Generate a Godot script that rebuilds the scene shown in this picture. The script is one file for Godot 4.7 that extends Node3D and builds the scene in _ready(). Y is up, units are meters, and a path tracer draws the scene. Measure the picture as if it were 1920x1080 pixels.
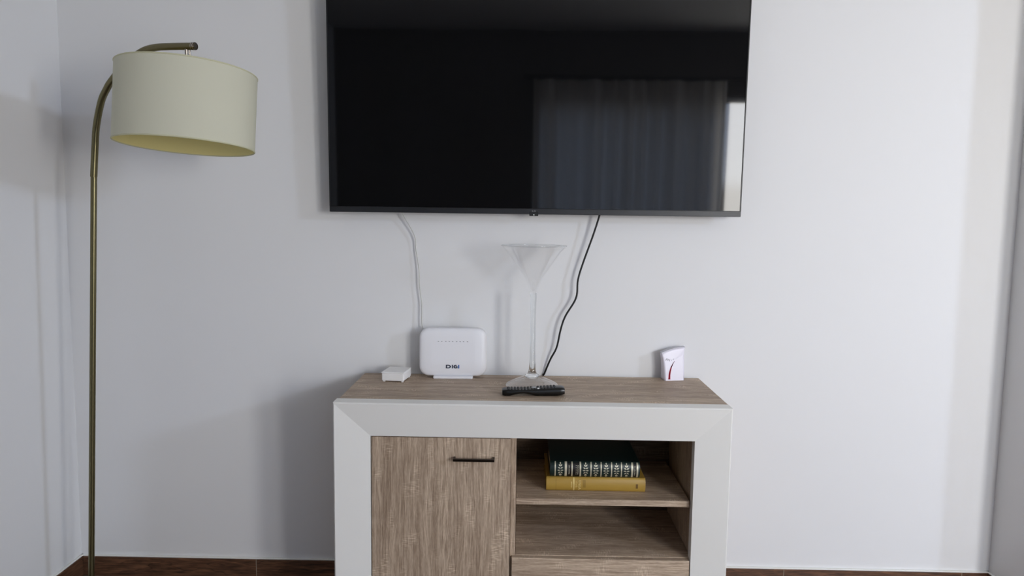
extends Node3D

const YT := 0.7432        # top of the sideboard
const XL := -1.535        # left wall
const XR := 1.638         # right pilaster face
var M := {}               # materials by name
var taken := {}

# ------------------------------------------------------------------ set-up
func _ready() -> void:
	# camera
	var cam := Camera3D.new()
	cam.name = "camera"
	cam.fov = rad_to_deg(2.0 * atan(540.0 / 1340.0))
	cam.near = 0.05
	cam.transform = Transform3D(Basis(Vector3.UP, 0.0125) * Basis(Vector3.RIGHT, -0.0943) * Basis(Vector3.BACK, 0.0131), Vector3(0, 1.2665, 2.4))
	add_child(cam)
	cam.current = true
	# sky and exposure
	var we := WorldEnvironment.new()
	we.name = "world_environment"
	var env := Environment.new()
	var psm := ProceduralSkyMaterial.new()
	psm.sky_top_color = Color(0.62, 0.74, 0.95)
	psm.sky_horizon_color = Color(0.88, 0.93, 1.0)
	psm.ground_bottom_color = Color(0.30, 0.29, 0.28)
	psm.ground_horizon_color = Color(0.55, 0.55, 0.55)
	psm.sky_energy_multiplier = 1.0
	var sky := Sky.new()
	sky.sky_material = psm
	env.background_mode = Environment.BG_SKY
	env.sky = sky
	env.background_energy_multiplier = 6.0
	env.tonemap_mode = Environment.TONE_MAPPER_LINEAR
	env.tonemap_exposure = 0.87
	env.sdfgi_enabled = true
	env.ssao_enabled = true
	env.ssil_enabled = true
	we.environment = env
	add_child(we)
	# daylight coming in through the two windows
	daylight("balcony_door_daylight", Vector3(1.80, 1.06, 3.64), 0.0, Vector2(0.30, 1.96), 2.8, Color(1.0, 0.99, 0.97))
	daylight("balcony_door_daylight_right", Vector3(2.46, 1.45, 3.64), 0.0, Vector2(0.48, 1.0), 6.1, Color(1.0, 0.99, 0.975))
	daylight("high_window_daylight", Vector3(4.44, 2.33, 2.95), PI / 2, Vector2(0.40, 0.30), 6.6, Color(0.83, 0.89, 1.0))

	make_materials()
	build_room()
	build_windows()
	build_sideboard()
	build_television()
	build_lamp()
	build_glass()
	build_router()
	build_box()
	build_freshener()
	build_remote()
	build_books()
	build_cables()


func daylight(called: String, at: Vector3, turn: float, size: Vector2, energy: float, tint: Color) -> void:
	var l := AreaLight3D.new()
	l.name = called
	l.area_size = size
	l.area_normalize_energy = true
	l.light_energy = energy
	l.light_color = tint
	l.shadow_enabled = true
	l.set("area_range", 12.0)
	l.position = at
	l.rotation.y = turn
	add_child(l)

# ------------------------------------------------------------------ naming
func numbered(n: String) -> String:
	if not taken.has(n):
		taken[n] = 0
		return n
	taken[n] += 1
	return "%s_%03d" % [n, taken[n]]


func thing(called: String, label: String, category: String, at := Vector3.ZERO) -> Node3D:
	var o := Node3D.new()
	o.name = numbered(called)
	add_child(o)
	o.position = at
	tag(o, label, category)
	return o


func tag(o: Node, label: String, category: String) -> void:
	o.set_meta("label", label)
	o.set_meta("category", category)


func structure(o: Node, label: String, category: String) -> void:
	tag(o, label, category)
	o.set_meta("kind", "structure")


# commits a SurfaceTool as one named mesh
func obj(called: String, st: SurfaceTool, m: Material, parent: Node = self, world := false) -> MeshInstance3D:
	st.generate_normals()
	st.set_material(m)
	return put(called, st.commit(), m, parent, world)


func put(called: String, mesh: Mesh, m: Material, parent: Node = self, world := false) -> MeshInstance3D:
	var o := MeshInstance3D.new()
	o.name = numbered(called) if parent == self else called
	o.mesh = mesh
	if m:
		o.material_override = m
	parent.add_child(o, true)
	if world and parent is Node3D and parent != self:   # the vertices are in room coordinates
		o.position = -(parent as Node3D).position
	return o

# ------------------------------------------------------------------ shapes
func mb(flat := true) -> SurfaceTool:
	var st := SurfaceTool.new()
	st.begin(Mesh.PRIMITIVE_TRIANGLES)
	st.set_smooth_group(-1 if flat else 0)
	return st


var grain := 1            # axis along which wood grain runs
var uv_shift := Vector2.ZERO
const UVS := Vector2(0.5, 1.2)   # metres that one wood texture covers across and along the grain


func vert(st: SurfaceTool, p: Vector3, n: Vector3) -> void:
	var a := n.abs()
	var k := 0 if a.x > a.y and a.x > a.z else (1 if a.y > a.z else 2)
	var v := grain
	if k == grain:
		v = (grain + 1) % 3
	var u := 3 - k - v
	st.set_uv(Vector2(p[u] / UVS.x, p[v] / UVS.y) + uv_shift)
	st.add_vertex(p)


# a planar convex face whose front looks away from the point inside
func face(st: SurfaceTool, pts: Array, inside: Vector3) -> void:
	var n: Vector3 = Vector3.ZERO
	for i in pts.size():
		n += (pts[i] as Vector3).cross(pts[(i + 1) % pts.size()])
	var c := Vector3.ZERO
	for p in pts:
		c += p
	c /= pts.size()
	var q := pts.duplicate()
	if n.dot(c - inside) < 0:
		q.reverse()
		n = -n
	for i in range(1, q.size() - 1):
		vert(st, q[0], n)
		vert(st, q[i + 1], n)
		vert(st, q[i], n)


# box from a to b with chamfered edges
func box(st: SurfaceTool, a: Vector3, b: Vector3, r := 0.0015) -> void:
	var c := (a + b) * 0.5
	var h := ((b - a) * 0.5).abs()
	r = minf(r, minf(h.x, minf(h.y, h.z)) * 0.6)
	for k in 3:
		for s in [-1, 1]:
			var i := (k + 1) % 3
			var j := (k + 2) % 3
			var pts := []
			for w in [[-1, -1], [1, -1], [1, 1], [-1, 1]]:
				var p := c
				p[k] += s * h[k]
				p[i] += w[0] * (h[i] - r)
				p[j] += w[1] * (h[j] - r)
				pts.append(p)
			face(st, pts, c)
			if r > 0:
				for t in [-1, 1]:     # chamfer between faces k and i
					var e := []
					for w in [[-1, 0], [1, 0], [1, 1], [-1, 1]]:
						var p := c
						p[j] += w[0] * (h[j] - r)
						p[k] += s * (h[k] - (r if w[1] else 0.0))
						p[i] += t * (h[i] - (0.0 if w[1] else r))
						e.append(p)
					face(st, e, c)
	if r > 0:
		for x in [-1, 1]:
			for y in [-1, 1]:
				for z in [-1, 1]:
					var s := Vector3(x, y, z)
					var t := []
					for k in 3:
						var p := c + s * (h - Vector3.ONE * r)
						p[k] = c[k] + s[k] * h[k]
						t.append(p)
					face(st, t, c)


# joins rings of equal length; rings run so that the surface faces outwards either way (flip turns it)
func loft(st: SurfaceTool, rings: Array, flip := false, cap_start := true, cap_end := true, closed := true, smooth := true) -> void:
	st.set_smooth_group(1 if smooth else -1)
	var n: int = rings[0].size()
	for k in rings.size() - 1:
		for i in (n if closed else n - 1):
			var j := (i + 1) % n
			var a: Vector3 = rings[k][i]
			var b: Vector3 = rings[k][j]
			var c: Vector3 = rings[k + 1][j]
			var d: Vector3 = rings[k + 1][i]
			for t in [[a, b, c], [a, c, d]]:
				if (t[1] - t[0]).cross(t[2] - t[0]).length_squared() < 1e-18:
					continue
				if flip:
					t.reverse()
				for p in t:
					st.set_uv(Vector2(float(i) / n, float(k) / rings.size()))
					st.add_vertex(p)
	st.set_smooth_group(-1)
	for e in [0, 1]:
		if not (cap_start if e == 0 else cap_end):
			continue
		var ring: Array = rings[0] if e == 0 else rings[rings.size() - 1]
		var c := Vector3.ZERO
		for p in ring:
			c += p
		c /= n
		for i in n:
			var t := [c, ring[i], ring[(i + 1) % n]]
			if (e == 0) == flip:
				t.reverse()
			if e == 0:
				t.reverse()
				t = [t[0], t[2], t[1]] if false else t
			for p in t:
				st.add_vertex(p)


# surface of revolution round the y axis at centre c; profile of Vector2(radius, height)
func lathe(st: SurfaceTool, prof: Array, c := Vector3.ZERO, n := 48, smooth := true) -> void:
	var rings := []
	for q in prof:
		var ring := []
		for i in n:
			var a := TAU * i / n
			ring.append(c + Vector3(cos(a) * q.x, q.y, sin(a) * q.x))
		rings.append(ring)
	loft(st, rings, false, false, false, true, smooth)


func tube(st: SurfaceTool, pts: Array, r: float, n := 12, caps := true) -> void:
	var rings := []
	var side := Vector3.ZERO
	for k in pts.size():
		var t: Vector3 = (pts[mini(k + 1, pts.size() - 1)] - pts[maxi(k - 1, 0)]).normalized()
		if k == 0:
			side = t.cross(Vector3(0.31, 0.2, 0.93)).normalized()
		else:
			side = (side - t * side.dot(t)).normalized()
		var up := t.cross(side)
		var ring := []
		for i in n:
			var a := TAU * i / n
			ring.append(pts[k] + (side * cos(a) + up * sin(a)) * r)
		rings.append(ring)
	loft(st, rings, true, caps, caps)


func curve(pts: Array, steps := 8) -> Array:   # Catmull-Rom through the points
	var out := []
	for i in pts.size() - 1:
		var p0: Vector3 = pts[maxi(i - 1, 0)]
		var p3: Vector3 = pts[mini(i + 2, pts.size() - 1)]
		for s in steps:
			out.append((pts[i] as Vector3).cubic_interpolate(pts[i + 1], p0, p3, float(s) / steps))
	out.append(pts[pts.size() - 1])
	return out


# rounded rectangle in x and y
func rrect(w: float, h: float, r: float, z: float, c := Vector2.ZERO, seg := 8) -> Array:
	var out := []
	for q in 4:
		var cc := Vector2(w / 2 - r, h / 2 - r) * Vector2([1, -1, -1, 1][q], [1, 1, -1, -1][q])
		for s in seg + 1:
			var a := PI / 2 * (q + float(s) / seg)
			out.append(Vector3(c.x + cc.x + cos(a) * r, c.y + cc.y + sin(a) * r, z))
	return out


# flat convex or star-shaped outline in x and y pushed out along z
func prism(st: SurfaceTool, outline: PackedVector2Array, z0: float, z1: float) -> void:
	st.set_smooth_group(-1)
	var o := outline.duplicate()
	if Geometry2D.is_polygon_clockwise(o):
		o.reverse()
	var tri := Geometry2D.triangulate_polygon(o)
	for i in range(0, tri.size(), 3):
		var a := o[tri[i]]
		var b := o[tri[i + 1]]
		var c := o[tri[i + 2]]
		if (b - a).cross(c - a) > 0:
			var s := b
			b = c
			c = s
		for p in [a, b, c]:
			st.add_vertex(Vector3(p.x, p.y, z1))
		for p in [a, c, b]:
			st.add_vertex(Vector3(p.x, p.y, z0))
	for i in o.size():
		var a := o[i]
		var b := o[(i + 1) % o.size()]
		for p in [Vector3(a.x, a.y, z0), Vector3(b.x, b.y, z1), Vector3(b.x, b.y, z0), Vector3(a.x, a.y, z0), Vector3(a.x, a.y, z1), Vector3(b.x, b.y, z1)]:
			st.add_vertex(p)


func lettering(called: String, text: String, height: float, width: float, m: Material, parent: Node, at: Vector3, bold := true, turn := 0.0) -> MeshInstance3D:
	var t := TextMesh.new()
	var f := SystemFont.new()
	f.font_names = PackedStringArray(["Droid Sans"])
	f.font_weight = 700 if bold else 400
	t.font = f
	t.font_size = 32
	t.pixel_size = 0.01
	t.depth = 0.02
	t.text = text
	var o := put(called, t, m, parent)
	var b := t.get_aabb()
	var sx := width / maxf(b.size.x, 0.001)
	var sy := height / maxf(b.size.y, 0.001)
	o.transform = Transform3D(Basis(Vector3.BACK, turn) * Basis.from_scale(Vector3(sx, sy, 0.02)), at)
	return o

# ------------------------------------------------------------------ materials
func mat(c: Color, rough := 0.6, metal := 0.0, spec := 0.5) -> StandardMaterial3D:
	var m := StandardMaterial3D.new()
	m.albedo_color = c
	m.roughness = rough
	m.metallic = metal
	m.metallic_specular = spec
	return m


func noise(s: int, octaves := 1) -> FastNoiseLite:
	var n := FastNoiseLite.new()
	n.seed = s
	n.noise_type = FastNoiseLite.TYPE_SIMPLEX_SMOOTH
	n.frequency = 1.0
	n.fractal_type = FastNoiseLite.FRACTAL_FBM if octaves > 1 else FastNoiseLite.FRACTAL_NONE
	n.fractal_octaves = octaves
	return n


# rough-sawn oak laminate: fine pores and streaks along v, with faint patches of saw marks across
func oak_texture(w: int, h: int, dark: Color, light: Color, s: int, size: Vector2, saw: float) -> ImageTexture:
	var n1 := noise(s)
	var n2 := noise(s + 1)
	var n3 := noise(s + 2)
	var n4 := noise(s + 3)
	var data := PackedByteArray()
	data.resize(w * h * 3)
	var o := 0
	for j in h:
		var y := size.y * j / h
		for i in w:
			var x := size.x * i / w
			var kx := (x - 0.285) / 0.022
			var ky := (y - 0.375) / 0.075
			var wx := x + 0.005 * n1.get_noise_2d(x * 7.0, y * 2.2) - 0.014 * kx / (1.0 + kx * kx + ky * ky)
			var t := 0.53 + 0.15 * n2.get_noise_2d(wx * 17.0, y * 0.9)
			t += 0.17 * n3.get_noise_2d(wx * 130.0, y * 2.0)
			t += 0.20 * n4.get_noise_2d(wx * 400.0, y * 14.0) + 0.10 * n2.get_noise_2d(wx * 640.0, y * 60.0)
			var pore := n1.get_noise_2d(wx * 560.0, y * 11.0)
			if pore > 0.30:
				t -= (pore - 0.30) * 0.85
			var patch := n3.get_noise_2d(x * 15.0 + 40.0, y * 7.0)
			if patch > 0.2:
				var lines := n4.get_noise_2d(x * 34.0, y * 400.0 + 7.0)
				t += maxf(lines, 0.0) * (patch - 0.2) * saw
			var c := dark.lerp(light, clampf(t, 0.0, 1.0))
			data[o] = int(c.r * 255.0)
			data[o + 1] = int(c.g * 255.0)
			data[o + 2] = int(c.b * 255.0)
			o += 3
	return ImageTexture.create_from_image(Image.create_from_data(w, h, false, Image.FORMAT_RGB8, data))


# dark wood-look tile: cathedral figure along u
func tile_texture(w: int, h: int) -> ImageTexture:
	var n1 := noise(71, 3)
	var n2 := noise(72)
	var n3 := noise(73)
	var data := PackedByteArray()
	data.resize(w * h * 3)
	var o := 0
	for j in h:
		var y := 0.16 * j / h
		for i in w:
			var x := 1.23 * i / w
			var r := y * 60.0 + 2.4 * n1.get_noise_2d(x * 3.0, y * 12.0)
			var t := 0.5 + 0.3 * sin(r * 3.4) * n2.get_noise_2d(x * 2.0, y * 9.0)
			t += 0.26 * n2.get_noise_2d(x * 11.0, y * 120.0) + 0.16 * n3.get_noise_2d(x * 40.0, y * 460.0)
			var vein := absf(sin(r * 1.7))
			if vein < 0.16:
				t -= (0.16 - vein) * 2.2
			var c := Color(0.20, 0.13, 0.09).lerp(Color(0.52, 0.365, 0.26), clampf(t, 0.0, 1.0))
			data[o] = int(c.r * 255.0)
			data[o + 1] = int(c.g * 255.0)
			data[o + 2] = int(c.b * 255.0)
			o += 3
	return ImageTexture.create_from_image(Image.create_from_data(w, h, false, Image.FORMAT_RGB8, data))


func make_materials() -> void:
	var wall := mat(Color(0.90, 0.90, 0.90), 0.62, 0.0, 0.35)
	M.wall = wall
	M.ceiling = mat(Color(0.85, 0.85, 0.84), 0.9)
	M.rear_wall = mat(Color(0.38, 0.36, 0.34), 0.9)
	M.side_wall = mat(Color(0.55, 0.53, 0.50), 0.9)
	M.caulk = mat(Color(0.92, 0.92, 0.90), 0.5)
	var oak := mat(Color(1, 1, 1), 0.5, 0.0, 0.4)
	oak.albedo_texture = oak_texture(768, 1024, Color(0.48, 0.40, 0.33), Color(0.87, 0.79, 0.695), 11, UVS, 1.25)
	M.oak = oak
	var board := mat(Color(0.56, 0.53, 0.50), 0.7, 0.0, 0.3)  # oak tint darkened, so the recess shade is put into the colour
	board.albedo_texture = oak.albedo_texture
	M.shaded_back_oak = board
	var tile := mat(Color(1, 1, 1), 0.45)
	tile.albedo_texture = tile_texture(1024, 160)
	M.tile = tile
	M.grout = mat(Color(0.55, 0.50, 0.44), 0.9)
	M.white_lacquer = mat(Color(0.92, 0.915, 0.895), 0.38, 0.0, 0.5)
	M.gunmetal = mat(Color(0.17, 0.145, 0.12), 0.32, 0.85)
	M.hardboard = mat(Color(0.30, 0.25, 0.21), 0.8)
	# television
	M.screen = mat(Color(0.05, 0.053, 0.06), 0.035, 0.0, 0.5)
	M.bezel = mat(Color(0.115, 0.12, 0.135), 0.4, 0.0)
	M.black_plastic = mat(Color(0.03, 0.03, 0.032), 0.4)
	M.logo_grey = mat(Color(0.55, 0.55, 0.56), 0.4, 0.4)
	var led := mat(Color(0.9, 0.9, 0.9), 0.3)
	led.emission_enabled = true
	led.emission = Color(1, 1, 1)
	led.emission_energy_multiplier = 0.7
	M.led = led
	# lamp
	M.brass = mat(Color(0.45, 0.425, 0.31), 0.32, 0.9)
	M.chrome = mat(Color(0.65, 0.62, 0.58), 0.18, 1.0)
	var shade := mat(Color(0.83, 0.825, 0.745), 0.85, 0.0, 0.2)
	shade.backlight_enabled = true
	shade.backlight = Color(0.3, 0.285, 0.2)
	M.shade = shade
	M.shade_lining = mat(Color(0.90, 0.86, 0.62), 0.75, 0.0, 0.2)
	M.shade_trim = mat(Color(0.80, 0.79, 0.66), 0.8)
	M.bulb = mat(Color(0.93, 0.93, 0.9), 0.3)
	# glass
	var g := StandardMaterial3D.new()
	g.transparency = BaseMaterial3D.TRANSPARENCY_ALPHA
	g.albedo_color = Color(0.93, 0.95, 0.95, 0.012)
	g.roughness = 0.02
	M.glass_wall = g
	var gf := g.duplicate()
	gf.albedo_color = Color(0.93, 0.95, 0.95, 0.07)
	M.glass_foot = gf
	var s := StandardMaterial3D.new()
	s.transparency = BaseMaterial3D.TRANSPARENCY_ALPHA
	s.refraction_enabled = true
	s.refraction_scale = 0.05
	s.albedo_color = Color(0.98, 0.99, 0.99, 0.0)
	s.roughness = 0.02
	M.glass_solid = s
	var p := StandardMaterial3D.new()
	p.transparency = BaseMaterial3D.TRANSPARENCY_ALPHA
	p.albedo_color = Color(0.95, 0.97, 0.98, 0.03)
	p.roughness = 0.01
	M.pane = p
	# small things
	M.white_plastic = mat(Color(0.93, 0.93, 0.945), 0.36)
	M.white_box = mat(Color(0.95, 0.945, 0.94), 0.42)
	M.print_grey = mat(Color(0.42, 0.42, 0.44), 0.6)
	M.navy = mat(Color(0.03, 0.10, 0.22), 0.5)
	M.blue = mat(Color(0.10, 0.36, 0.66), 0.5)
	M.lilac_white = mat(Color(0.90, 0.885, 0.93), 0.34)
	M.lid_grey = mat(Color(0.78, 0.775, 0.81), 0.42)
	M.maroon = mat(Color(0.46, 0.02, 0.09), 0.7, 0.0, 0.2)
	M.pink = mat(Color(0.93, 0.68, 0.74), 0.45)
	M.dark_maroon = mat(Color(0.13, 0.015, 0.05), 0.7, 0.0, 0.2)
	M.remote_body = mat(Color(0.02, 0.019, 0.02), 0.3)
	M.remote_key = mat(Color(0.03, 0.03, 0.031), 0.45)
	M.key_white = mat(Color(0.85, 0.85, 0.85), 0.3)
	M.key_grey = mat(Color(0.62, 0.62, 0.62), 0.4)
	M.green_leather = mat(Color(0.075, 0.145, 0.135), 0.36)
	M.black_leather = mat(Color(0.04, 0.03, 0.032), 0.4)
	M.gilt_pale = mat(Color(0.86, 0.84, 0.74), 0.34, 0.55)
	M.ochre_cloth = mat(Color(0.66, 0.53, 0.22), 0.5)
	M.ochre_dark = mat(Color(0.40, 0.29, 0.10), 0.6)
	M.ochre_stain = mat(Color(0.57, 0.45, 0.17), 0.55)
	M.gilt = mat(Color(0.90, 0.80, 0.52), 0.34, 0.4)
	M.paper = mat(Color(0.80, 0.75, 0.62), 0.9)
	M.white_cable = mat(Color(0.80, 0.80, 0.78), 0.5)
	M.black_cable = mat(Color(0.02, 0.02, 0.02), 0.45)
	# outside and curtain
	var cur := mat(Color(0.95, 0.925, 0.89), 0.95, 0.0, 0.1)
	cur.backlight_enabled = true
	cur.backlight = Color(1.0, 0.98, 0.95)
	cur.cull_mode = BaseMaterial3D.CULL_DISABLED
	M.curtain = cur
	M.window_frame = mat(Color(0.80, 0.80, 0.80), 0.4)
	M.render = mat(Color(0.86, 0.83, 0.78), 0.9)
	M.render_grey = mat(Color(0.50, 0.49, 0.48), 0.9)

# ------------------------------------------------------------------ the room
func build_room() -> void:
	grain = 0
	var st := mb()
	box(st, Vector3(XL - 0.15, -0.12, -0.15), Vector3(4.75, -0.0015, 3.85), 0)
	var fl := obj("floor", st, M.grout)
	structure(fl, "dark brown wood-look tiled floor of the living room", "floor")
	for r in 18:                                  # plank-shaped tiles in staggered rows
		var z0 := 0.0105 + r * 0.2055
		var x0 := XL + 0.0105 - 0.205 * (r % 3)
		while x0 < 4.49:
			var a := Vector3(maxf(x0, XL + 0.0105), -0.009, z0)
			var b := Vector3(minf(x0 + 0.612, 4.495), 0.0, minf(z0 + 0.204, 3.695))
			if b.x - a.x > 0.02:
				st = mb()
				floor_tile(st, a, b, Vector2(0.5 * ((r * 7 + int(x0 * 3.0)) % 4), 0.37 * r))
				obj("floor_tile", st, M.tile, fl)
			x0 += 0.6137
	st = mb()
	box(st, Vector3(XL - 0.15, 2.6, -0.15), Vector3(4.75, 2.72, 3.85), 0)
	structure(obj("ceiling", st, M.ceiling), "plain white ceiling over the living room", "ceiling")
	st = mb()
	box(st, Vector3(XL - 0.15, 0, -0.15), Vector3(XR, 2.6, 0), 0)
	structure(obj("wall_back", st, M.wall), "white painted wall that the television hangs on", "wall")
	st = mb()
	box(st, Vector3(XL - 0.15, 0, 0), Vector3(XL, 2.6, 3.85), 0)
	structure(obj("wall_left", st, M.wall), "white side wall beside the floor lamp", "wall")
	st = mb()
	box(st, Vector3(XR, 0, -0.15), Vector3(4.75, 2.6, 0.172), 0)
	structure(obj("wall_right", st, M.wall), "grey shaded return of the wall at the right edge", "wall")
	# the far right wall, with a high window, and the wall behind the camera, with a balcony door
	st = mb()
	box(st, Vector3(4.5, 0, 0.172), Vector3(4.75, 2.12, 3.85), 0)
	box(st, Vector3(4.5, 2.54, 0.172), Vector3(4.75, 2.6, 3.85), 0)
	box(st, Vector3(4.5, 2.12, 0.172), Vector3(4.75, 2.54, 2.70), 0)
	box(st, Vector3(4.5, 2.12, 3.20), Vector3(4.75, 2.54, 3.85), 0)
	structure(obj("wall_side", st, M.side_wall), "beige far side wall of the room with a high window", "wall")
	st = mb()
	box(st, Vector3(XL, 0, 3.7), Vector3(0.10, 2.6, 3.85), 0)
	box(st, Vector3(2.80, 0, 3.7), Vector3(4.5, 2.6, 3.85), 0)
	box(st, Vector3(0.10, 2.10, 3.7), Vector3(2.80, 2.6, 3.85), 0)
	structure(obj("wall_front", st, M.rear_wall), "dark painted wall opposite the television with a balcony door", "wall")

	# skirting of dark wood-look tiles, one mesh each, with pale joints between
	var back := Node3D.new()
	back.name = "baseboard_back"
	add_child(back)
	structure(back, "dark brown wood-look tile skirting under the television wall", "skirting")
	var x := XL + 0.01
	var k := 0
	while x < XR - 0.01:
		var e := minf(-0.914 + 0.6137 * k, XR)
		st = mb()
		uv_shift = Vector2(0.13 * k, 0.37 * k)
		skirting_uv = Vector2(0.53 * (k % 2), 0.0)
		tile_piece(st, Vector3(x, 0.001, 0.0005), Vector3(e - 0.001, 0.072, 0.0095), 0)
		obj("skirting_tile", st, M.tile, back)
		x = e + 0.001
		k += 1
	st = mb()
	box(st, Vector3(XL + 0.01, 0.002, 0.0005), Vector3(XR, 0.071, 0.0085), 0)
	obj("joint_grout", st, M.grout, back)
	st = mb()
	box(st, Vector3(XL, 0.072, 0.0), Vector3(XR, 0.0775, 0.0088), 0.002)
	obj("caulk_bead", st, M.caulk, back)
	var left := Node3D.new()
	left.name = "baseboard_left"
	add_child(left)
	structure(left, "dark brown wood-look tile skirting along the left wall", "skirting")
	var z := 0.0005
	k = 0
	while z < 3.69:
		var e := minf(0.42 + 0.6137 * k, 3.7)
		st = mb()
		tile_piece(st, Vector3(XL + 0.0005, 0.001, z), Vector3(XL + 0.0095, 0.072, e - 0.001), 2)
		obj("skirting_tile", st, M.tile, left)
		z = e + 0.001
		k += 1
	st = mb()
	box(st, Vector3(XL, 0.072, 0.0), Vector3(XL + 0.0088, 0.0775, 3.7), 0.002)
	obj("caulk_bead", st, M.caulk, left)
	var right := Node3D.new()
	right.name = "baseboard_right"
	add_child(right)
	structure(right, "short dark tile skirting on the wall return at right", "skirting")
	st = mb()
	tile_piece(st, Vector3(XR - 0.0095, 0.001, 0.0100), Vector3(XR - 0.0005, 0.072, 0.172), 2)
	obj("skirting_tile", st, M.tile, right)
	st = mb()
	box(st, Vector3(XR - 0.0088, 0.072, 0.0), Vector3(XR, 0.0775, 0.172), 0.002)
	obj("caulk_bead", st, M.caulk, right)
	uv_shift = Vector2.ZERO


var skirting_uv := Vector2.ZERO


func tile_piece(st: SurfaceTool, a: Vector3, b: Vector3, along: int) -> void:
	# the tile texture is 1.23 m by 0.16 m, its figure along u
	var tmp := mb()
	box(tmp, a, b, 0.0012)
	var arr := tmp.commit_to_arrays()
	for p in arr[Mesh.ARRAY_VERTEX]:
		st.set_uv(Vector2((p[along] - a[along]) / 1.23, p.y / 0.16) + skirting_uv)
		st.add_vertex(p)


func floor_tile(st: SurfaceTool, a: Vector3, b: Vector3, shift: Vector2) -> void:
	var tmp := mb()
	box(tmp, a, b, 0.0012)
	for p in tmp.commit_to_arrays()[Mesh.ARRAY_VERTEX]:
		st.set_uv(Vector2((p.x - a.x) / 1.23, (p.z - a.z) / 0.21) + shift)
		st.add_vertex(p)


func build_windows() -> void:
	# balcony door behind the camera: a wide glazed frame, its left part behind the curtain
	var w := Node3D.new()
	w.name = "window_1"
	w.position = Vector3(1.55, 0, 3.78)
	add_child(w)
	structure(w, "white framed sliding balcony door opposite the television", "window")
	var st := mb()
	for r in [[0.10, 0.14], [1.36, 1.42], [2.76, 2.80]]:
		box(st, Vector3(r[0], 0, 3.75), Vector3(r[1], 2.10, 3.81))
	box(st, Vector3(0.10, 2.05, 3.75), Vector3(2.80, 2.10, 3.81))
	box(st, Vector3(0.10, 0, 3.75), Vector3(2.80, 0.05, 3.81))
	obj("window_frame", st, M.window_frame, w, true)
	for r in [[0.14, 1.36], [1.42, 2.76]]:
		st = mb()
		box(st, Vector3(r[0], 0.05, 3.777), Vector3(r[1], 2.05, 3.783), 0)
		obj("pane", st, M.pane, w, true)
	var h := Node3D.new()
	h.name = "window_2"
	h.position = Vector3(4.62, 2.12, 2.95)
	add_child(h)
	structure(h, "small high window in the far side wall", "window")
	st = mb()
	for zz in [[2.70, 2.73], [3.17, 3.20]]:
		box(st, Vector3(4.60, 2.12, zz[0]), Vector3(4.65, 2.54, zz[1]))
	for yy in [[2.12, 2.15], [2.51, 2.54]]:
		box(st, Vector3(4.60, yy[0], 2.73), Vector3(4.65, yy[1], 3.17))
	obj("window_frame", st, M.window_frame, h, true)
	st = mb()
	box(st, Vector3(4.622, 2.15, 2.73), Vector3(4.628, 2.51, 3.17), 0)
	obj("pane", st, M.pane, h, true)
	# the curtain, hanging in folds before the left part of the door
	for q in [[0.08, 1.605, "long pale grey curtain hanging in folds over the left part of the balcony door"], [2.76, 2.95, "narrow pale grey curtain added unseen at the far end of the balcony door to narrow its light"]]:  # the second curtain is an unseen addition to narrow the bright gap
		var c := thing("curtain", q[2], "curtain", Vector3((q[0] + q[1]) / 2, 0, 3.6))
		var rings := []
		var n := 220
		for y in [0.02, 2.2]:
			var ring := []
			for i in n + 1:
				var x: float = lerpf(q[0], q[1], float(i) / n)
				var f := 0.042 * sin(x * 44.0 + 2.2 * sin(x * 7.0)) + 0.022 * sin(x * 19.0 + 1.0)
				ring.append(Vector3(x, y, 3.60 + f * (1.0 if y < 1 else 0.8)))
			rings.append(ring)
		st = mb()
		loft(st, rings, false, false, false, false)
		obj("curtain_panel", st, M.curtain, c, true)
	var rod := thing("curtain_rod", "dark metal curtain rod above the balcony door", "curtain rod", Vector3(1.45, 2.22, 3.6))
	st = mb()
	tube(st, [Vector3(0.0, 2.22, 3.60), Vector3(2.95, 2.22, 3.60)], 0.012)
	obj("rod", st, M.bezel, rod, true)
	for x in [0.05, 2.9]:
		st = mb()
		box(st, Vector3(x - 0.01, 2.205, 3.612), Vector3(x + 0.01, 2.235, 3.70), 0.002)
		obj("bracket", st, M.bezel, rod, true)
	# outside: balcony floor, parapet and the house across the street
	st = mb()
	box(st, Vector3(-1.5, -0.2, 3.86), Vector3(5.5, -0.02, 5.5), 0)
	structure(obj("trim_1", st, M.render_grey), "concrete balcony floor outside the door", "balcony")
	st = mb()
	box(st, Vector3(-1.5, -0.02, 5.35), Vector3(5.5, 0.95, 5.5), 0.01)
	structure(obj("trim_2", st, M.render), "pale rendered parapet of the balcony", "parapet")

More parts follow.
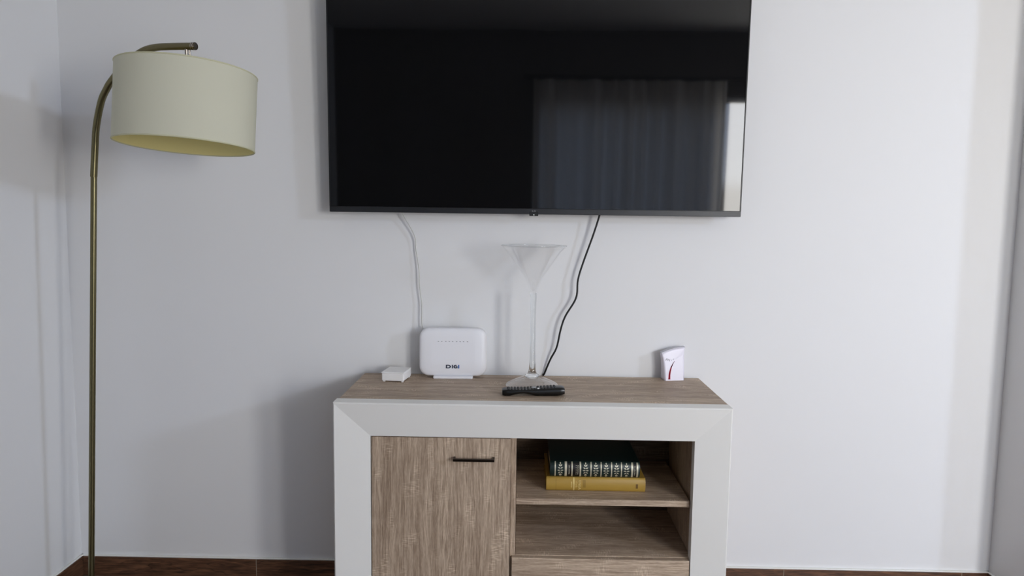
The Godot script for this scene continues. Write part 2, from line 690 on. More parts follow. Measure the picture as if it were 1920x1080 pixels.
# ------------------------------------------------------------------ sideboard
func build_sideboard() -> void:
	var t := thing("sideboard", "oak-look sideboard with wide white mitred front frame under the television", "sideboard", Vector3(0.037, 0, 0.2))
	var x0 := -0.532
	var x1 := 0.606
	# white frame, four mitred pieces that slope in towards the opening
	var prof := [[0.0, 0.361], [0.0, 0.4065], [0.035, 0.4108], [1.0, 0.392], [1.0, 0.361]]
	var corners := [Vector2(x0, 0.0), Vector2(x0, YT), Vector2(x1, YT), Vector2(x1, 0.0)]
	var inner := [Vector2(-0.4286, 0.08), Vector2(-0.4286, 0.6422), Vector2(0.5059, 0.6422), Vector2(0.5059, 0.08)]
	var names := ["frame_stile", "frame_top_rail", "frame_stile", "frame_plinth"]
	for k in 4:
		var j := (k + 1) % 4
		var ends := []
		for e in [k, j]:
			var ring := []
			for q in prof:
				var p: Vector2 = (corners[e] as Vector2).lerp(inner[e], q[0])
				ring.append(Vector3(p.x, p.y, q[1]))
			ends.append(ring)
		var c := Vector3.ZERO
		for r in ends:
			for p in r:
				c += p
		c /= 10.0
		var st := mb()
		for i in 5:
			face(st, [ends[0][i], ends[0][(i + 1) % 5], ends[1][(i + 1) % 5], ends[1][i]], c)
		face(st, ends[0], c)
		face(st, ends[1], c)
		obj(names[k], st, M.white_lacquer, t, true)
	# carcass
	grain = 0
	uv_shift = Vector2(0.12, 0.47)
	wood("top_panel", Vector3(-0.527, 0.718, 0.012), Vector3(0.606, YT, 0.3608), 0, t, Vector2(0.12, 0.47))
	wood("side_panel", Vector3(-0.526, 0.0, 0.012), Vector3(-0.508, 0.717, 0.36), 1, t, Vector2(0.2, 0.2))
	wood("side_panel", Vector3(0.588, 0.0, 0.012), Vector3(0.605, 0.717, 0.36), 1, t, Vector2(0.2, 0.2))
	wood("inner_panel", Vector3(0.5125, 0.081, 0.021), Vector3(0.530, 0.717, 0.36), 1, t, Vector2(0.4, 0.2))
	wood("divider", Vector3(-0.0225, 0.081, 0.021), Vector3(-0.0065, 0.717, 0.372), 1, t, Vector2(0.5, 0.1))
	wood("shelf", Vector3(-0.006, 0.4366, 0.021), Vector3(0.5030, 0.455, 0.3705), 0, t, Vector2(0.25, 0.33))
	wood("drawer_deck", Vector3(-0.006, 0.2675, 0.021), Vector3(0.512, 0.2836, 0.3705), 0, t, Vector2(0.05, 0.52))
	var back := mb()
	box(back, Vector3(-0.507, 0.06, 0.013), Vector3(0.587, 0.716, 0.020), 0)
	obj("back_panel", back, M.shaded_back_oak, t, true)
	wood("base_panel", Vector3(-0.507, 0.062, 0.021), Vector3(0.587, 0.0795, 0.36), 0, t, Vector2(0.2, 0.47))
	# door and drawer
	var d := wood("door", Vector3(-0.4262, 0.084, 0.3712), Vector3(-0.0228, 0.6388, 0.389), 1, t, Vector2(1, 0))
	bar_handle(Vector3(-0.1282, 0.5812, 0.389), d)
	var dr := wood("drawer", Vector3(-0.0162, 0.084, 0.3712), Vector3(0.5040, 0.2822, 0.389), 0, t, Vector2(0.3, 0.28))
	bar_handle(Vector3(0.244, 0.19, 0.389), dr)
	uv_shift = Vector2.ZERO


func wood(called: String, a: Vector3, b: Vector3, along: int, parent: Node, shift: Vector2) -> MeshInstance3D:
	grain = along
	uv_shift = shift
	var st := mb()
	box(st, a, b, 0.0012)
	return obj(called, st, M.oak, parent, true)


func bar_handle(at: Vector3, parent: Node) -> void:
	var st := mb()
	box(st, at + Vector3(-0.0595, -0.0035, 0.017), at + Vector3(0.0595, 0.0035, 0.027), 0.001)
	for s in [-1, 1]:
		box(st, at + Vector3(s * 0.0565 - 0.003, -0.003, -0.001), at + Vector3(s * 0.0565 + 0.003, 0.003, 0.018), 0.0005)
	obj("handle", st, M.gunmetal, parent)

# ------------------------------------------------------------------ television
func build_television() -> void:
	var t := thing("television", "large black flat television hanging on the white wall", "television", Vector3(0.0405, 1.287, 0.07))
	t.rotation.x = deg_to_rad(1.5)
	var w := 1.333
	var h := 0.772
	# casing: thin slab with a thicker lower half behind
	var st := mb()
	var c := Vector2(0, h / 2)
	loft(st, [rrect(w - 0.002, h - 0.002, 0.004, -0.018, c), rrect(w, h, 0.004, -0.016, c), rrect(w, h, 0.004, -0.0015, c), rrect(w - 0.002, h - 0.002, 0.003, -0.0005, c)], true, true, true, true, false)
	obj("casing", st, M.black_plastic, t)
	st = mb()
	box(st, Vector3(-0.53, 0.02, -0.052), Vector3(0.53, 0.46, -0.0185), 0.012)
	obj("rear_housing", st, M.black_plastic, t)
	st = mb()
	box(st, Vector3(-0.20, 0.30, -0.0735), Vector3(0.20, 0.44, -0.0525), 0.002)
	obj("wall_bracket", st, M.bezel, t)
	st = mb()
	box(st, Vector3(-w / 2 + 0.0045, 0.0185, -0.0007), Vector3(w / 2 - 0.0045, h - 0.004, 0.0006), 0.0004)
	obj("screen", st, M.screen, t)
	st = mb()
	box(st, Vector3(-w / 2 + 0.0005, 0.0005, -0.0007), Vector3(w / 2 - 0.0005, 0.0175, 0.0012), 0.0006)
	obj("bottom_bezel", st, M.bezel, t)
	for s in [-1, 1]:
		st = mb()
		box(st, Vector3(s * (w / 2 - 0.0022) - 0.0018, 0.018, -0.0007), Vector3(s * (w / 2 - 0.0022) + 0.0018, h - 0.001, 0.0014), 0.0005)
		obj("side_bezel", st, M.black_plastic, t)
	# the small sensor block under the middle of the lower edge
	st = mb()
	box(st, Vector3(-0.0165, -0.0055, -0.010), Vector3(0.0125, 0.009, 0.0025), 0.0015)
	var b := obj("sensor_block", st, M.black_plastic, t)
	lettering("emblem", "LG", 0.0042, 0.0115, M.logo_grey, b, Vector3(-0.0022, 0.0105, 0.0018))
	st = mb()
	var ring := []
	for k in 3:
		var rr := []
		for i in 12:
			var a := TAU * i / 12
			rr.append(Vector3(-0.0018 + cos(a) * [0.0016, 0.0014, 0.0006][k], -0.0016 + sin(a) * [0.0016, 0.0014, 0.0006][k], [0.0024, 0.0030, 0.0034][k]))
		ring.append(rr)
	loft(st, ring, true, false, true)
	obj("indicator_light", st, M.led, b)

# ------------------------------------------------------------------ floor lamp
func build_lamp() -> void:
	var t := thing("floor_lamp", "tall brass arc floor lamp with cream drum shade in the corner", "lamp", Vector3(-1.345, 0, 0.27))
	var st := mb()
	lathe(st, [Vector2(0, 0), Vector2(0.13, 0), Vector2(0.132, 0.003), Vector2(0.132, 0.016), Vector2(0.128, 0.020), Vector2(0.03, 0.024), Vector2(0.018, 0.03), Vector2(0.0165, 0.045), Vector2(0, 0.045)], Vector3(0.003, 0, 0), 64, false)
	obj("base", st, M.brass, t)
	var o := t.position
	st = mb()
	tube(st, [Vector3(-1.3408, 0.02, 0.27) - o, Vector3(-1.3345, 0.147, 0.27) - o, Vector3(-1.2746, 1.3817, 0.27) - o], 0.0086, 20)
	obj("pole", st, M.brass, t)
	var arm := [Vector3(-1.2750, 1.3790, 0.27), Vector3(-1.2652, 1.4753, 0.2725), Vector3(-1.2559, 1.5292, 0.2776), Vector3(-1.2335, 1.5972, 0.2867), Vector3(-1.2111, 1.6309, 0.2957), Vector3(-1.1917, 1.6523, 0.3036), Vector3(-1.14, 1.6935, 0.3245), Vector3(-1.0775, 1.7245, 0.3499), Vector3(-1.0293, 1.7325, 0.3694), Vector3(-0.9735, 1.7305, 0.3921), Vector3(-0.9099, 1.7258, 0.4179), Vector3(-0.8985, 1.7249, 0.4227)]
	for i in arm.size():
		arm[i] -= o
	st = mb()
	tube(st, curve(arm, 5), 0.0097, 20)
	obj("arm", st, M.brass, t)
	var e: Vector3 = arm[arm.size() - 1]
	var dir: Vector3 = (e - arm[arm.size() - 2]).normalized()
	st = mb()
	tube(st, [e, e + dir * 0.003], 0.0104, 16)
	tube(st, [e + dir * 0.003, e + dir * 0.006], 0.0088, 16)
	tube(st, [e + dir * 0.006, e + dir * 0.009], 0.0104, 16)
	tube(st, [e + dir * 0.009, e + dir * 0.012], 0.0075, 16)
	obj("end_cap", st, M.chrome, t)
	# hanger: sleeve and stem that carry the shade
	var top := Vector3(-0.9193, 1.661, 0.4084)
	st = mb()
	tube(st, [Vector3(-0.9195, 1.7215, 0.416) - o, Vector3(-0.9198, 1.690, 0.412) - o], 0.0042, 14)
	tube(st, [Vector3(-0.9105, 1.7215, 0.4165) - o, Vector3(-0.9112, 1.690, 0.412) - o], 0.0026, 12)
	tube(st, [Vector3(-0.9170, 1.695, 0.4125) - o, top - o + Vector3(0, 0.004, 0)], 0.0058, 14)
	obj("hanger", st, M.chrome, t)
	# shade
	var sh := Node3D.new()
	sh.name = "lamp_shade"
	sh.transform = Transform3D(Basis(Vector3.BACK, -0.0389) * Basis(Vector3.RIGHT, -0.0573), Vector3(-0.9273, 1.4581, 0.42) - o)
	t.add_child(sh)
	var R := 0.1796
	var H := 0.2031
	st = mb()
	lathe(st, [Vector2(R, 0), Vector2(R, H)], Vector3.ZERO, 128)
	lathe(st, [Vector2(R - 0.0015, H), Vector2(R - 0.0015, 0)], Vector3.ZERO, 128)
	obj("outer_fabric", st, M.shade, sh)
	st = mb()
	lathe(st, [Vector2(R - 0.0022, H - 0.001), Vector2(R - 0.0022, 0.001)], Vector3.ZERO, 128)
	lathe(st, [Vector2(R - 0.0018, 0.001), Vector2(R - 0.0018, H - 0.001)], Vector3.ZERO, 128)
	obj("inner_lining", st, M.shade_lining, sh)
	for y in [0.0, H]:
		st = mb()
		var ring := []
		for i in 97:
			var a := TAU * i / 96
			ring.append(Vector3(cos(a) * (R - 0.0006), y, sin(a) * (R - 0.0006)))
		tube(st, ring, 0.0021, 8, false)
		obj("rim_trim", st, M.shade_trim, sh)
	st = mb()
	for i in 3:
		var a := TAU * i / 3 + 0.4
		tube(st, [Vector3(cos(a) * 0.02, H - 0.004, sin(a) * 0.02), Vector3(cos(a) * (R - 0.002), H - 0.004, sin(a) * (R - 0.002))], 0.0018, 8)
	lathe(st, [Vector2(0.010, H - 0.008), Vector2(0.022, H - 0.008), Vector2(0.022, H - 0.001), Vector2(0.010, H - 0.001), Vector2(0.010, H - 0.008)], Vector3.ZERO, 24, false)
	obj("spider_ring", st, M.chrome, sh)
	st = mb()
	lathe(st, [Vector2(0, 0.135), Vector2(0.018, 0.135), Vector2(0.019, 0.18), Vector2(0.012, H - 0.001), Vector2(0, H - 0.001)], Vector3.ZERO, 24)
	obj("bulb_socket", st, M.bulb, sh)
	st = mb()
	lathe(st, [Vector2(0, 0.062), Vector2(0.014, 0.066), Vector2(0.026, 0.080), Vector2(0.029, 0.096), Vector2(0.022, 0.118), Vector2(0.014, 0.135), Vector2(0, 0.135)], Vector3.ZERO, 24)
	obj("light_bulb", st, M.bulb, sh)

# ------------------------------------------------------------------ martini vase
func build_glass() -> void:
	var t := thing("martini_vase", "tall clear martini glass vase standing behind the remote control", "vase", Vector3(0.0395, YT, 0.165))
	var st := mb()
	lathe(st, [Vector2(0.0108, 0.296), Vector2(0.0125, 0.306), Vector2(0.0156, 0.3160), Vector2(0.0225, 0.333), Vector2(0.030, 0.347), Vector2(0.0468, 0.3715), Vector2(0.0570, 0.3865), Vector2(0.070, 0.4055), Vector2(0.086, 0.427), Vector2(0.1020, 0.4452), Vector2(0.1028, 0.4460), Vector2(0.1022, 0.4468), Vector2(0.1010, 0.4462), Vector2(0.0845, 0.428), Vector2(0.0683, 0.4065), Vector2(0.0550, 0.387), Vector2(0.0445, 0.372), Vector2(0.0270, 0.347), Vector2(0.0180, 0.333), Vector2(0.0095, 0.3165), Vector2(0.0045, 0.3055), Vector2(0.0, 0.3030)], Vector3.ZERO, 96)
	obj("bowl", st, M.glass_wall, t)
	st = mb()
	lathe(st, [Vector2(0.1010, 0.4462), Vector2(0.1012, 0.4445), Vector2(0.1028, 0.4445), Vector2(0.1036, 0.4458), Vector2(0.1032, 0.4472), Vector2(0.1018, 0.4474), Vector2(0.1010, 0.4462)], Vector3.ZERO, 96)
	obj("rim", st, M.glass_solid, t)
	st = mb()
	lathe(st, [Vector2(0.0, 0.0300), Vector2(0.010, 0.0290), Vector2(0.020, 0.0280), Vector2(0.0235, 0.0345), Vector2(0.0190, 0.0375), Vector2(0.0142, 0.0425), Vector2(0.0122, 0.0475), Vector2(0.0106, 0.055), Vector2(0.0098, 0.075), Vector2(0.0088, 0.109), Vector2(0.0084, 0.1825), Vector2(0.0089, 0.25), Vector2(0.0097, 0.28), Vector2(0.0108, 0.296)], Vector3.ZERO, 48)
	obj("stem", st, M.glass_solid, t)
	st = mb()
	lathe(st, [Vector2(0.0201, 0.0279), Vector2(0.0215, 0.0252), Vector2(0.045, 0.0170), Vector2(0.070, 0.0075), Vector2(0.079, 0.0015), Vector2(0.0815, 0.0), Vector2(0.0838, 0.0012), Vector2(0.0840, 0.0040), Vector2(0.0800, 0.0085), Vector2(0.066, 0.0150), Vector2(0.047, 0.0230), Vector2(0.030, 0.0305), Vector2(0.0236, 0.0344)], Vector3.ZERO, 96)
	obj("foot", st, M.glass_foot, t)

# ------------------------------------------------------------------ router, box, freshener, remote
func build_router() -> void:
	var t := thing("router", "white rounded router on a foot at the back of the sideboard", "router", Vector3(-0.2215, YT, 0.060))
	t.rotation.y = 0.02
	var c := Vector2(0, 0.0870)
	var w := 0.2225
	var h := 0.1600
	var st := mb()
	var rings := []
	for q in [[0.010, -0.0170], [0.003, -0.0150], [0.0, -0.010], [0.0, 0.006], [0.0012, 0.0105], [0.004, 0.0140], [0.009, 0.0165], [0.02, 0.0185], [0.040, 0.0196]]:
		rings.append(rrect(w - 2 * q[0], h - 2 * q[0], maxf(0.032 - q[0] * 0.5, 0.01), q[1], c, 10))
	loft(st, rings, true)
	var b := obj("body", st, M.white_plastic, t)
	st = mb()
	box(st, Vector3(-0.0645, 0, -0.024), Vector3(0.0660, 0.0085, 0.0265), 0.003)
	obj("foot", st, M.white_plastic, t)
	for i in 9:
		st = mb()
		var x := -0.0475 + 0.0119 * i
		box(st, Vector3(x - [0.0022, 0.0030, 0.0018][i % 3], 0.1236 - 0.0006 * i * 0.1, 0.0193), Vector3(x + [0.0022, 0.0012, 0.0026][i % 3], 0.1252, 0.01985), 0.0001)
		obj("indicator_mark", st, M.print_grey, b)
	# the four letters of the logo, D I G I, the last one lighter blue
	for q in [["D", -0.0226, M.navy], ["I", -0.0028, M.navy], ["G", 0.0023, M.navy], ["I", 0.0178, M.blue]]:
		st = mb()
		for o in letter(q[0]):
			var outline := PackedVector2Array()
			for p in o:
				outline.append(Vector2(q[1] + p.x * 0.0118, 0.0345 + p.y * 0.0118))
			prism(st, outline, 0.0186, 0.0200)
		obj("logo_letter", st, q[2], b)


# outlines of the wide logo letters, one unit high
func letter(c: String) -> Array:
	if c == "I":
		return [[Vector2(0, 0), Vector2(0.32, 0), Vector2(0.32, 1), Vector2(0, 1)]]
	var out := []
	var back := []
	var from := -90.0 if c == "D" else 48.0
	var to := 90.0 if c == "D" else 312.0
	for i in 25:
		var a := deg_to_rad(lerpf(from, to, i / 24.0))
		var cx := 0.62 if c == "D" else 0.58
		var rx := 0.78 if c == "D" else 0.58
		out.append(Vector2(cx + cos(a) * rx, 0.5 + sin(a) * 0.5))
		back.append(Vector2(cx + cos(a) * (rx - 0.30), 0.5 + sin(a) * 0.25))
	back.reverse()
	out.append_array(back)
	if c == "D":
		return [out, [Vector2(0, 0), Vector2(0.32, 0), Vector2(0.32, 1), Vector2(0, 1)], [Vector2(0.32, 0), Vector2(0.63, 0), Vector2(0.63, 0.25), Vector2(0.32, 0.25)], [Vector2(0.32, 0.75), Vector2(0.63, 0.75), Vector2(0.63, 1), Vector2(0.32, 1)]]
	return [out, [Vector2(0.84, 0.10), Vector2(1.14, 0.10), Vector2(1.14, 0.40), Vector2(0.84, 0.40)], [Vector2(0.60, 0.40), Vector2(1.14, 0.40), Vector2(1.14, 0.58), Vector2(0.60, 0.58)]]


func build_box() -> void:
	var t := thing("white_box", "small flat white plastic box left of the router", "box", Vector3(-0.4035, YT, 0.099))
	t.rotation.y = deg_to_rad(-7.0)
	var st := mb()
	box(st, Vector3(-0.0365, 0.003, -0.043), Vector3(0.0365, 0.0275, 0.043), 0.002)
	obj("case", st, M.white_box, t)
	st = mb()
	box(st, Vector3(-0.0372, 0.0278, -0.0437), Vector3(0.0372, 0.0318, 0.0437), 0.0014)
	obj("lid", st, M.white_box, t)
	for sx in [-1, 1]:
		for sz in [-1, 1]:
			st = mb()
			lathe(st, [Vector2(0, 0), Vector2(0.0045, 0), Vector2(0.005, 0.0031), Vector2(0, 0.0031)], Vector3(sx * 0.030, 0, sz * 0.0365), 12)
			obj("foot", st, M.white_box, t)


func build_freshener() -> void:
	var t := thing("air_freshener", "white air freshener with slanted top and dark red stripe", "air freshener", Vector3(0.511, YT, 0.036))
	t.rotation.y = deg_to_rad(9)
	# front outline, concave on the left, higher on the right
	var lx := [[-0.0335, 0.0], [-0.0335, 0.012], [-0.0340, 0.03], [-0.0352, 0.05], [-0.0378, 0.07], [-0.0415, 0.0895]]
	var rx := [[0.0375, 0.1085], [0.0362, 0.09], [0.0358, 0.06], [0.0360, 0.03], [0.0368, 0.0]]
	var outline := PackedVector2Array()
	for p in lx:
		outline.append(Vector2(p[0], p[1]))
	for i in 7:
		var u := (i + 1) / 8.0
		outline.append(Vector2(lerpf(-0.0415, 0.0375, u), lerpf(0.0895, 0.1085, u) + 0.0045 * sin(PI * u)))
	for p in rx:
		outline.append(Vector2(p[0], p[1]))
	var st := mb()
	var rings := []
	for q in [[0.93, -0.020], [0.985, -0.019], [1.0, -0.016], [1.0, 0.013], [0.985, 0.0158], [0.94, 0.0180], [0.85, 0.0190]]:
		var ring := []
		for p in outline:
			ring.append(Vector3(p.x * q[0], 0.05 + (p.y - 0.05) * q[0] * (1.0 if p.y > 0.002 else 1.0), q[1]))
		rings.append(ring)
	for r in rings:
		for i in r.size():
			r[i].z *= lerpf(1.0, 0.5, clampf(outline[i].y / 0.1, 0.0, 1.0))
			r[i].y = maxf(r[i].y, 0.0) if outline[i].y > 0.001 else 0.0
	loft(st, rings, false)
	var b := obj("body", st, M.lilac_white, t)
	st = mb()
	var lid := PackedVector2Array()
	for i in 9:
		var u := i / 8.0
		lid.append(Vector2(lerpf(-0.0422, 0.0380, u), lerpf(0.0885, 0.1078, u) + 0.0045 * sin(PI * u)))
	for i in 9:
		var u := 1.0 - i / 8.0
		lid.append(Vector2(lerpf(-0.0425, 0.0382, u), lerpf(0.0925, 0.1118, u) + 0.0045 * sin(PI * u)))
	prism(st, lid, -0.0095, 0.0088)
	obj("lid", st, M.lid_grey, t)
	# stripe: pale pink edge, dark at the top and deep red below
	var mid := [[-0.0170, 0.004], [-0.0163, 0.018], [-0.0142, 0.030], [-0.0100, 0.044], [-0.0040, 0.056], [0.0020, 0.0645]]
	for q in [["stripe_edge", 0.0048, 0.0006, 0, 6, 0.01930, M.pink], ["stripe", 0.0029, 0.0018, 0, 4, 0.01965, M.maroon], ["stripe_tip", 0.0018, 0.0004, 3, 6, 0.01975, M.dark_maroon]]:
		var left := PackedVector2Array()
		var right := PackedVector2Array()
		for i in range(q[3], q[4]):
			var u: float = float(i - q[3]) / (q[4] - 1 - q[3])
			var hw: float = lerpf(q[1], q[2], u)
			left.append(Vector2(mid[i][0] - hw, mid[i][1]))
			right.append(Vector2(mid[i][0] + hw, mid[i][1]))
		right.reverse()
		left.append_array(right)
		st = mb()
		prism(st, left, 0.0184, q[5])
		obj(q[0], leaning(st), q[6], b)
	# small brush-like print
	st = mb()
	for s in [[-0.0285, 0.069, -0.0255, 0.073], [-0.0245, 0.0665, -0.0235, 0.0735], [-0.0215, 0.0660, -0.0190, 0.0715], [-0.0170, 0.0650, -0.0145, 0.0705], [-0.0150, 0.0640, -0.0165, 0.0660], [-0.0090, 0.0660, -0.0070, 0.0690], [-0.0030, 0.0680, -0.0010, 0.0725], [-0.0300, 0.0675, -0.0275, 0.0680]]:
		var a := Vector2(s[0], s[1])
		var d := Vector2(s[2], s[3])
		var nn := (d - a).orthogonal().normalized() * 0.0006
		prism(st, PackedVector2Array([a - nn, d - nn, d + nn, a + nn]), 0.0184, 0.0193)
	obj("printed_mark", leaning(st), M.print_grey, b)


# thins towards the top like the body of the air freshener
func leaning(st: SurfaceTool) -> SurfaceTool:
	var out := mb()
	for p in st.commit_to_arrays()[Mesh.ARRAY_VERTEX]:
		out.add_vertex(Vector3(p.x, p.y, p.z * lerpf(1.0, 0.5, clampf(p.y / 0.1, 0.0, 1.0))))
	return out


func build_remote() -> void:
	var t := thing("remote_control", "long black remote control lying in front of the glass vase", "remote control", Vector3(0.0415, YT, 0.279))
	t.rotation.y = deg_to_rad(3)
	# cross-sections along x: belly curves up in the middle and swells to the right
	var st := mb()
	var rings := []
	var n := 25
	for k in n + 1:
		var u := float(k) / n
		var x := -0.0935 + 0.187 * u
		var low := 0.0075 * sin(PI * clampf((u - 0.12) / 0.42, 0.0, 1.0)) + 0.004 * smoothstep(0.86, 1.0, u)
		var high := 0.0185 + 0.0065 * smoothstep(0.3, 0.95, u)
		if k == 0 or k == n:
			low += 0.002
			high -= 0.002
		var hw := 0.0215 + 0.001 * u
		if k == 0 or k == n:
			hw -= 0.002
		var ring := []
		for p in [[-1.0, 0.3], [-1.0, 0.7], [-0.93, 0.93], [-0.8, 1.0], [0.0, 1.02], [0.8, 1.0], [0.93, 0.93], [1.0, 0.7], [1.0, 0.3], [0.9, 0.06], [0.7, 0.0], [-0.7, 0.0], [-0.9, 0.06]]:
			ring.append(Vector3(x, lerpf(low, high, p[1]), hw * p[0]))
		rings.append(ring)
	loft(st, rings, true)
	obj("body", st, M.remote_body, t)
	# keys in rows along the upper face
	for k in 15:
		var u := 0.10 + 0.053 * k
		var x := -0.0935 + 0.187 * u
		var top := 0.0187 + 0.0065 * smoothstep(0.3, 0.95, u)
		for r in 3:
			if k in [7, 8] and r == 1:
				continue
			var z := -0.012 + 0.012 * r
			st = mb()
			var hw := 0.0034 if k != 0 else 0.0045
			var ks := []
			for q in [[1.0, 0.0], [1.0, 0.0026], [0.82, 0.0034]]:
				var rr := []
				for i in 12:
					var a := TAU * i / 12
					rr.append(Vector3(x + cos(a) * hw * q[0], top - 0.001 + q[1], z + sin(a) * 0.0042 * q[0]))
				ks.append(rr)
			loft(st, ks, false, false, true)
			var m: Material = M.key_white if k in [9] and r == 2 else M.remote_key
			obj("key", st, m, t)
	st = mb()
	var wh := []
	for q in [[1.0, 0.0], [1.0, 0.003], [0.8, 0.004]]:
		var rr := []
		for i in 20:
			var a := TAU * i / 20
			rr.append(Vector3(-0.0935 + 0.187 * 0.505 + cos(a) * 0.0075 * q[0], 0.0208 + q[1], sin(a) * 0.0065 * q[0]))
		wh.append(rr)
	loft(st, wh, false, false, true)
	obj("scroll_wheel", st, M.key_grey, t)

# ------------------------------------------------------------------ books
func book(t: Node3D, x0: float, x1: float, y0: float, y1: float, z0: float, z1: float, bulge: float, cover: Material) -> MeshInstance3D:
	# lies flat, spine towards the room at z1
	var o := t.position
	var b := 0.0028
	for y in [y0, y1 - b]:
		var st := mb()
		box(st, Vector3(x0, y, z0) - o, Vector3(x1, y + b, z1 - 0.004) - o, 0.0008)
		obj("cover_board", st, cover, t)
	var p := mb()
	box(p, Vector3(x0 + 0.004, y0 + b, z0 + 0.004) - o, Vector3(x1 - 0.004, y1 - b, z1 - 0.006) - o, 0.0005)
	obj("page_block", p, M.paper, t)
	# rounded spine
	var st := mb()
	var rings := []
	for x in [x0, x0 + 0.001, x1 - 0.001, x1]:
		var ring := []
		var d := 0.001 if x == x0 or x == x1 else 0.0
		for i in 13:
			var a := -PI / 2 + PI * i / 12
			ring.append(Vector3(x, (y0 + y1) / 2 + sin(a) * ((y1 - y0) / 2 - d), z1 - 0.006 + cos(a) * bulge) - o)
		for i in 13:
			var a := PI / 2 - PI * i / 12
			ring.append(Vector3(x, (y0 + y1) / 2 + sin(a) * ((y1 - y0) / 2 - 0.002), z1 - 0.0085 + cos(a) * bulge) - o)
		rings.append(ring)
	loft(st, rings, true)
	return obj("spine", st, cover, t)


# a thin raised strip that follows the rounded spine
func spine_band(called: String, t: Node3D, parent: Node, xa: float, xb: float, ya: float, yb: float, y0: float, y1: float, z1: float, bulge: float, lift: float, m: Material) -> void:
	var st := mb()
	var rings := []
	var o := t.position
	for x in [xa, xb]:
		var ring := []
		for k in 2:
			for i in 11:
				var u: float = i / 10.0 if k == 0 else 1.0 - i / 10.0
				var y := lerpf(ya, yb, u)
				var s := clampf((y - (y0 + y1) / 2) / ((y1 - y0) / 2), -1, 1)
				ring.append(Vector3(x, y, z1 - 0.006 + sqrt(1.0 - s * s) * bulge + (lift if k == 0 else -0.0004)) - o)
		rings.append(ring)
	loft(st, rings, true, true, true, true, false)
	obj(called, st, m, parent)


func build_books() -> void:
	var ys := 0.4552
	# ochre book below
	var y1 := ys + 0.0425
	var t := thing("book", "ochre cloth-bound book lying on the shelf, lower of the two", "book", Vector3(0.234, ys, 0.2))
	var sp := book(t, 0.0851, 0.3833, ys, y1, 0.085, 0.307, 0.009, M.ochre_cloth)
	var X := func(px: float) -> float: return 0.0851 + (px - 1024.0) * 0.2982 / 185.0
	spine_band("gilt_rule", t, sp, X.call(1074.0), X.call(1076.6), ys + 0.002, y1 - 0.001, ys, y1, 0.307, 0.009, 0.0004, M.gilt)
	spine_band("gilt_rule", t, sp, X.call(1070.2), X.call(1071.8), ys + 0.012, ys + 0.030, ys, y1, 0.307, 0.009, 0.0004, M.gilt)
	spine_band("dark_emblem", t, sp, X.call(1191.0), X.call(1195.0), ys + 0.012, ys + 0.026, ys, y1, 0.307, 0.009, 0.0003, M.ochre_dark)
	spine_band("hinge_groove", t, sp, X.call(1041.4), X.call(1042.4), ys + 0.001, y1 - 0.001, ys, y1, 0.307, 0.009, 0.0002, M.ochre_stain)
	spine_band("dark_stain", t, sp, X.call(1092.0), X.call(1097.5), ys + 0.012, ys + 0.035, ys, y1, 0.307, 0.009, 0.0002, M.ochre_stain)
	lettering("title", "UNEA", 0.0075, 0.029, M.gilt, sp, Vector3(X.call(1086.0) - 0.234, 0.0215, 0.2 - 0.0895), true, -PI / 2)
	var sub := mb()
	for i in 6:
		var y := 0.013 + 0.0032 * i
		box(sub, Vector3(X.call(1078.8) - 0.234, y, 0.1095), Vector3(X.call(1080.2 + 1.1 * ((i * 5) % 3)) - 0.234, y + 0.0016, 0.1102), 0)
	obj("subtitle_mark", sub, M.gilt, sp)
	# dark green book above
	var yb := y1 + 0.0004
	var yt := yb + 0.0480
	t = thing("book", "dark green leather book with pale gilt spine lying on the ochre book", "book", Vector3(0.230, yb, 0.2))
	sp = book(t, 0.0955, 0.3655, yb, yt, 0.09, 0.303, 0.013, M.green_leather)
	var G := func(px: float) -> float: return 0.0955 + (px - 1031.0) * 0.2700 / 169.0
	for q in [[1063.2, 1070.8], [1074.3, 1086.0], [1187.4, 1193.2]]:
		spine_band("black_label", t, sp, G.call(q[0]), G.call(q[1]), yb + 0.0012, yt - 0.0012, yb, yt, 0.303, 0.013, 0.0003, M.black_leather)
	for q in [[1039.6, 1041.8], [1058.6, 1062.8], [1071.2, 1073.6], [1086.6, 1089.6], [1107.0, 1109.2], [1126.0, 1128.2], [1145.6, 1147.9], [1164.3, 1166.5], [1183.6, 1187.2], [1193.6, 1196.8]]:
		spine_band("gilt_band", t, sp, G.call(q[0]), G.call(q[1]), yb + 0.0012, yt - 0.0012, yb, yt, 0.303, 0.013, 0.0005, M.gilt_pale)
	# tiered leaf ornament between the bands
	for px in [1050.5, 1098.0, 1117.2, 1136.6, 1156.0, 1174.8]:
		ornament(t, sp, G.call(px), yb, yt)
	# text on the labels
	for q in [[1067.0, 9, 0.0030], [1080.2, 5, 0.0026], [1083.6, 8, 0.0032], [1190.4, 8, 0.0030]]:
		var st := mb()
		for i in q[1]:
			var y: float = lerpf(yb + 0.011, yb + 0.037, float(i) / (q[1] - 1))
			var s := (y - (yb + yt) / 2) / ((yt - yb) / 2)
			var zz := 0.303 - 0.006 + sqrt(1.0 - s * s) * 0.013 - 0.2
			var x: float = G.call(q[0]) - 0.230
			box(st, Vector3(x - q[2] / 2, y - yb - 0.0009, zz - 0.0004), Vector3(x + q[2] / 2 * (0.4 + 0.6 * float((i * 7) % 5) / 4.0), y - yb + 0.0009, zz + 0.0007), 0)
		obj("label_text", st, M.gilt_pale, sp)


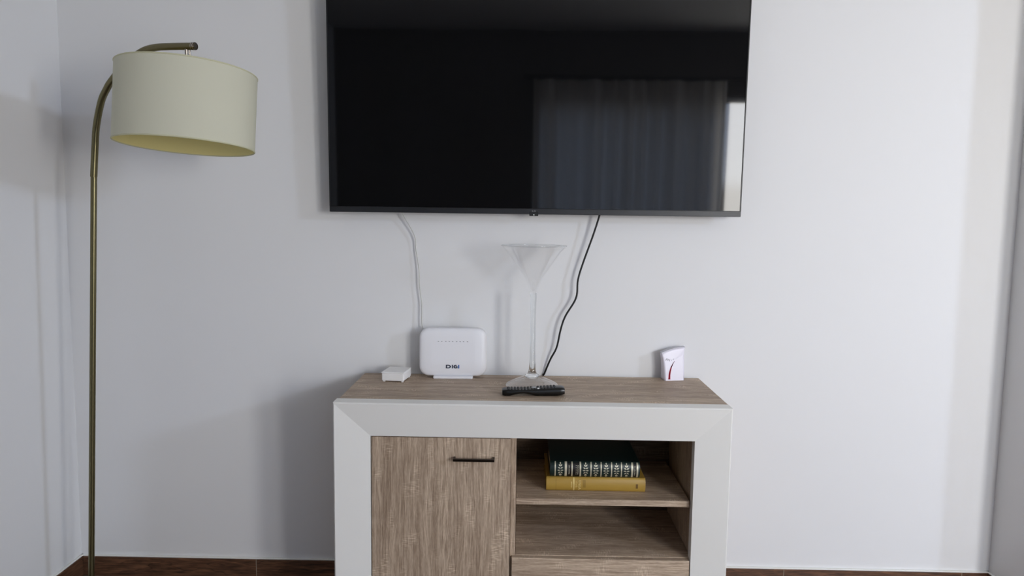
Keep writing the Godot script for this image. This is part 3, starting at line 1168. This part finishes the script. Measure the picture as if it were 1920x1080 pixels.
func ornament(t: Node3D, parent: Node, x: float, yb: float, yt: float) -> void:
	var st := mb()
	var o := t.position
	# pairs of leaves fanning from a stalk, wide in the middle
	var leaves := [[0.0445, 90.0, 0.010], [0.0400, 50.0, 0.008], [0.0400, 130.0, 0.008], [0.0340, 25.0, 0.0085], [0.0340, 155.0, 0.0085], [0.0285, 0.0, 0.0095], [0.0285, 180.0, 0.0095], [0.0240, -35.0, 0.009], [0.0240, 215.0, 0.009], [0.018, -65.0, 0.008], [0.018, 245.0, 0.008], [0.0120, -90.0, 0.008]]
	for l in leaves:
		var a := deg_to_rad(l[1])
		var d := Vector2(cos(a), sin(a))
		var base := Vector2(0, l[0] - 0.006)
		var pts := [base, base + d * l[2] * 0.5 + d.orthogonal() * 0.0021, base + d * l[2], base + d * l[2] * 0.5 - d.orthogonal() * 0.0021]
		var w := []
		for p in pts:
			var y: float = clampf(yb + p.y, yb + 0.002, yt - 0.002)
			var s := (y - (yb + yt) / 2) / ((yt - yb) / 2)
			w.append(Vector3(x + p.x, y, 0.303 - 0.006 + sqrt(1.0 - s * s) * 0.013 + 0.0006) - o)
		for tri in [[0, 1, 2], [0, 2, 3]]:
			var q := [w[tri[0]], w[tri[1]], w[tri[2]]]
			face(st, q, Vector3(0, 0.024, -0.2))
			face(st, [q[0] - Vector3(0, 0, 0.0005), q[1] - Vector3(0, 0, 0.0005), q[2] - Vector3(0, 0, 0.0005)], Vector3(0, 0.024, 1.0))
	obj("gilt_ornament", st, M.gilt_pale, parent)

# ------------------------------------------------------------------ cables
func build_cables() -> void:
	var st := mb()
	tube(st, curve([Vector3(0.257, 1.3045, 0.040), Vector3(0.254, 1.286, 0.0420), Vector3(0.236, 1.223, 0.0360), Vector3(0.203, 1.124, 0.0320), Vector3(0.189, 1.071, 0.0310), Vector3(0.184, 1.012, 0.0310), Vector3(0.150, 0.951, 0.0310), Vector3(0.135, 0.905, 0.0300), Vector3(0.123, 0.844, 0.0260), Vector3(0.103, 0.801, 0.0180), Vector3(0.084, 0.750, 0.0078), Vector3(0.080, 0.735, 0.0052), Vector3(0.078, 0.60, 0.0052)], 6), 0.0032, 10)
	tag(obj("black_cable", st, M.black_cable), "thin black cable hanging from the television behind the sideboard", "cable")
	st = mb()
	tube(st, curve([Vector3(-0.398, 1.3045, 0.032), Vector3(-0.396, 1.287, 0.030), Vector3(-0.357, 1.213, 0.018), Vector3(-0.351, 1.16, 0.015), Vector3(-0.341, 1.098, 0.018), Vector3(-0.340, 1.048, 0.018), Vector3(-0.332, 0.983, 0.018), Vector3(-0.331, 0.922, 0.02), Vector3(-0.325, 0.893, 0.022), Vector3(-0.315, 0.84, 0.024), Vector3(-0.295, 0.80, 0.0335)], 6), 0.0021, 10)
	tag(obj("white_cable", st, M.white_cable), "thin white cable running from the television down to the router", "cable")
